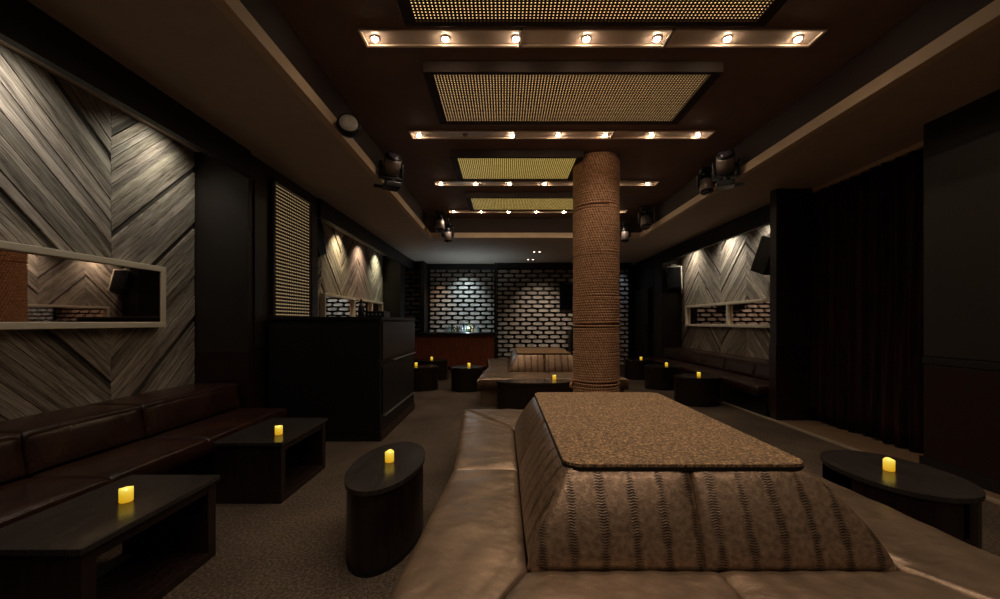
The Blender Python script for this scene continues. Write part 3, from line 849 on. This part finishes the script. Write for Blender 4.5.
moving_head('dark stage light just behind the right grey barrelled one', (2.83, 5.6, 3.28), -.2, 2.9, .8)
moving_head('black stage light high at the far right, beside the rope column', (2.76, 7.8, 3.33), -.2, 2.8, .95)
moving_head('black stage light low at the far right, touching the rope column in view', (2.52, 8.35, 3.17), .3, 3.1, .85, .506)
t = thing('round_speaker', 'round black speaker with grey grille on the left ceiling ledge', 'speaker', (-1.46, 3.76, 3.20))
bm = bmesh.new(); lathe(bm, [(.07, -.07), (.10, -.05), (.108, 0), (.10, .03), (.086, .034)], 32)
Rm = Matrix.Rotation(math.radians(20), 4, 'Z') @ Matrix.Rotation(math.radians(80), 4, 'X')
bmesh.ops.transform(bm, matrix=Rm, verts=bm.verts); link('housing', bm, M['black_metal'], t, True)
bm = lathe(bmesh.new(), [(.084, .030), (.082, .040), (.05, .052), (.01, .056)], 32); bmesh.ops.transform(bm, matrix=Rm, verts=bm.verts)
link('grille', bm, M['grille'], t, True)
bm = B(-.13, .02, .03, .07, -.02, .03, bev=.004); link('bracket', bm, M['black_metal'], t)

def wall_speaker(label, loc, rz, tilt):
    t = thing('wall_speaker', label, 'speaker', loc, rz, 'tilted black speakers in the wall bays'); R = Matrix.Rotation(tilt, 4, 'X')
    bm = B(-.16, .16, -.14, .14, -.30, .30, bev=.015); bmesh.ops.transform(bm, matrix=R, verts=bm.verts); s = link('cabinet', bm, M['black_metal'], t)
    bm = B(-.14, .14, -.150, -.138, -.28, .28, bev=.004); bmesh.ops.transform(bm, matrix=R, verts=bm.verts); link('grille', bm, M['black_cloth'], s)
    bm = bmesh.new(); box(bm, -.03, .03, -.02, .02, .25, .36); cyl(bm, (0, 0, .33), (0, .2, .36), .018)
    box(bm, -.06, .06, .18, .2, .28, .42); link('bracket', bm, M['steel'], t)
    return t
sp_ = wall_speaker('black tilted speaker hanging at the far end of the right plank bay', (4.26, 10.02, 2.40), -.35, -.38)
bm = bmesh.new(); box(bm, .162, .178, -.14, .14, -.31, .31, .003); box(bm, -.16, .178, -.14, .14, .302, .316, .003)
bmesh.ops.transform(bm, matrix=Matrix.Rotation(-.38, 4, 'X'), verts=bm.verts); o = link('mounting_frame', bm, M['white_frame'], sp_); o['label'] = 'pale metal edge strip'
wall_speaker('black tilted speaker at the near top of the right plank bay', (4.40, 6.62, 2.45), PI+.3, -.38)
wall_speaker('black tilted speaker at the near top of the far left plank bay', (-3.12, 6.45, 2.72), PI, -.38)

# ------------------------------------------------------------------ booth
def booth():
    t = thing('reception_booth', 'tall black lacquered booth on the left with brown side panel', 'booth', (0, 0, 0))
    x0, x1, y0, y1 = -2.67, -1.40, 4.52, 6.22
    link('body', B(x0, x1, y0, y1, 0, 1.37, bev=.006), M['booth'], t)
    link('counter_top', B(x0-.0, x1+.02, y0-.02, y1+.02, 1.37, 1.41, bev=.005), M['booth'], t)
    link('side_panel', B(x1, x1+.02, y0+.05, y1-.03, .92, 1.35, bev=.003), M['booth_side'], t)
    o = link('trim_bar', B(x1, x1+.028, y0+.5, y1, .865, .885, bev=.003), M['steel'], t); o['label'] = 'steel trim bar'
    link('foot_rail', B(x1, x1+.03, y0+.1, y1-.1, .26, .275, bev=.003), M['steel'], t)
    link('front_panel', B(x0+.05, x1-.06, y0-.012, y0, .1, 1.3, bev=.003), M['booth'], t)
    link('lower_side_panel', B(x1, x1+.014, y0+.06, y1-.06, .3, .84, bev=.003), M['booth'], t)
    link('plinth', B(x1, x1+.012, y0, y1, 0, .1), M['wainscot'], t)
    return t
booth()
def bottle(label, loc, h, r, mat, group=None):
    bm = lathe(bmesh.new(), [(r*.9, 0), (r, .01), (r, h*.58), (r*.8, h*.66), (r*.36, h*.75), (r*.33, h*.97), (r*.4, h*.975), (r*.4, h)], 16)
    o = link('bottle', bm, mat, None, True, loc=loc); return tag(o, label, 'bottle', group)
bottle('dark bottle standing on the booth counter', (-2.0, 5.6, 1.41), .26, .04, M['booth'])
t = thing('control_box', 'small black control box lying on the booth counter', 'equipment', (-1.78, 5.65, 1.41))
link('housing', B(-.13, .13, -.15, .15, 0, .09, bev=.01), M['black_metal'], t)
bm = bmesh.new()
for k in range(4): cyl(bm, (-.08+.053*k, -.148, .045), (-.08+.053*k, -.165, .045), .012)
link('knob_row', bm, M['grey_metal'], t)

# ------------------------------------------------------------------ bar
t = thing('bar_counter', 'dark topped bar with mahogany front before the lit alcove', 'bar', (0, 0, 0))
link('counter_top', B(-2.72, -.22, 11.2, 11.95, .985, 1.04, bev=.006), M['booth'], t)
link('front_panel', B(-2.66, -.28, 11.32, 11.36, .08, .985, bev=.004), M['bar_wood'], t)
link('body', B(-2.68, -.26, 11.36, 11.9, 0, .985), M['booth'], t)
link('kick_plate', B(-2.66, -.28, 11.33, 11.36, 0, .08), M['booth'], t)
t = thing('back_shelf', 'low dark back bar shelf in the lit alcove', 'shelf', (0, 0, 0))
link('shelf_top', B(-2.3, -.35, 12.15, 12.55, 1.0, 1.03, bev=.004), M['booth'], t); link('cabinet', B(-2.28, -.37, 12.2, 12.54, 0, 1.0), M['booth'], t)
cols = ['clear_glass', 'amber_glass', 'green_glass', 'clear_glass']; cn = {'clear_glass': 'clear', 'amber_glass': 'amber', 'green_glass': 'green'}
for k in range(13):
    m = cols[(k*7+k//3) % 4]
    bottle('%s glass bottle in the lit row at the back of the bar' % cn[m], (-1.78+.082*k, 12.3+.05*((k*5) % 3), 1.03), .24+.06*random.random(), .03, M[m], 'bottles in the lit bar alcove, %s glass' % cn[m])
t = thing('television', 'black flat television on the block wall left of the rope column', 'television', (2.12, 12.22, 1.72))
link('casing', B(-.42, .42, 0, .05, -.0, .86, bev=.006), M['black_metal'], t); link('screen', B(-.40, .40, -.006, .001, .03, .83), M['screen'], t)
t = thing('side_cabinet', 'tall narrow black cabinet against the block wall behind the column', 'cabinet', (2.3, 12.04, 0))
link('body', B(-.33, .33, -.2, .22, 0, 1.12, bev=.006), M['booth'], t); link('door', B(-.31, -.005, -.215, -.2, .06, 1.08, bev=.003), M['booth'], t)
link('door', B(.005, .31, -.215, -.2, .06, 1.08, bev=.003), M['booth'], t)

# pairs of small downlights in the back ceiling
for i, (x, y) in enumerate(((.78, 10.35), (.92, 10.35), (.70, 11.6), (.84, 11.6))):
    lab = ['left lamp of the nearer pair of tiny downlights in the back ceiling', 'right lamp of the nearer pair of tiny downlights in the back ceiling',
           'left lamp of the farther pair of tiny downlights in the back ceiling', 'right lamp of the farther pair of tiny downlights in the back ceiling'][i]
    t = thing('downlight', lab, 'ceiling light', (x, y, CZ), 0, 'tiny downlights in the back ceiling')
    link('ring', lathe(bmesh.new(), [(.045, 0), (.045, -.008), (.03, -.01), (.028, -.004)], 20), M['grey_metal'], t, True)
    link('bulb', lathe(bmesh.new(), [(.026, -.003), (.024, -.011), (.01, -.015)], 16), M['small_lamp'], t, True)

# ------------------------------------------------------------------ curtain
t = thing('curtain', 'floor length dark velvet curtain on the right wall', 'curtain', (4.22, 3.72, 0))
bm = bmesh.new(); n = 260; L = 1.72; rows = 14; g = []
for j in range(rows+1):
    z = .03 + (3.10-.03)*j/rows; row = []
    for i in range(n+1):
        y = L*i/n; a = .048*(1-.25*j/rows)
        x = a*math.sin(2*PI*y/.145 + .5*math.sin(z*1.3+y*3)) + .012*math.sin(2*PI*y/.052+z) + .01*math.sin(y*7+z*2)
        row.append(bm.verts.new((x, y, z + (.012*math.sin(y*9) if j == 0 else 0))))
    g.append(row)
for j in range(rows):
    for i in range(n): bm.faces.new((g[j][i], g[j+1][i], g[j+1][i+1], g[j][i+1]))
bmesh.ops.solidify(bm, geom=bm.faces[:], thickness=.006)
bmesh.ops.recalc_face_normals(bm, faces=bm.faces)
link('drape', bm, M['velvet'], t, True)
bm = B(-.03, .03, 0, L, 3.11, 3.165, bev=.003); link('curtain_rail', bm, M['paint_lip'], t)
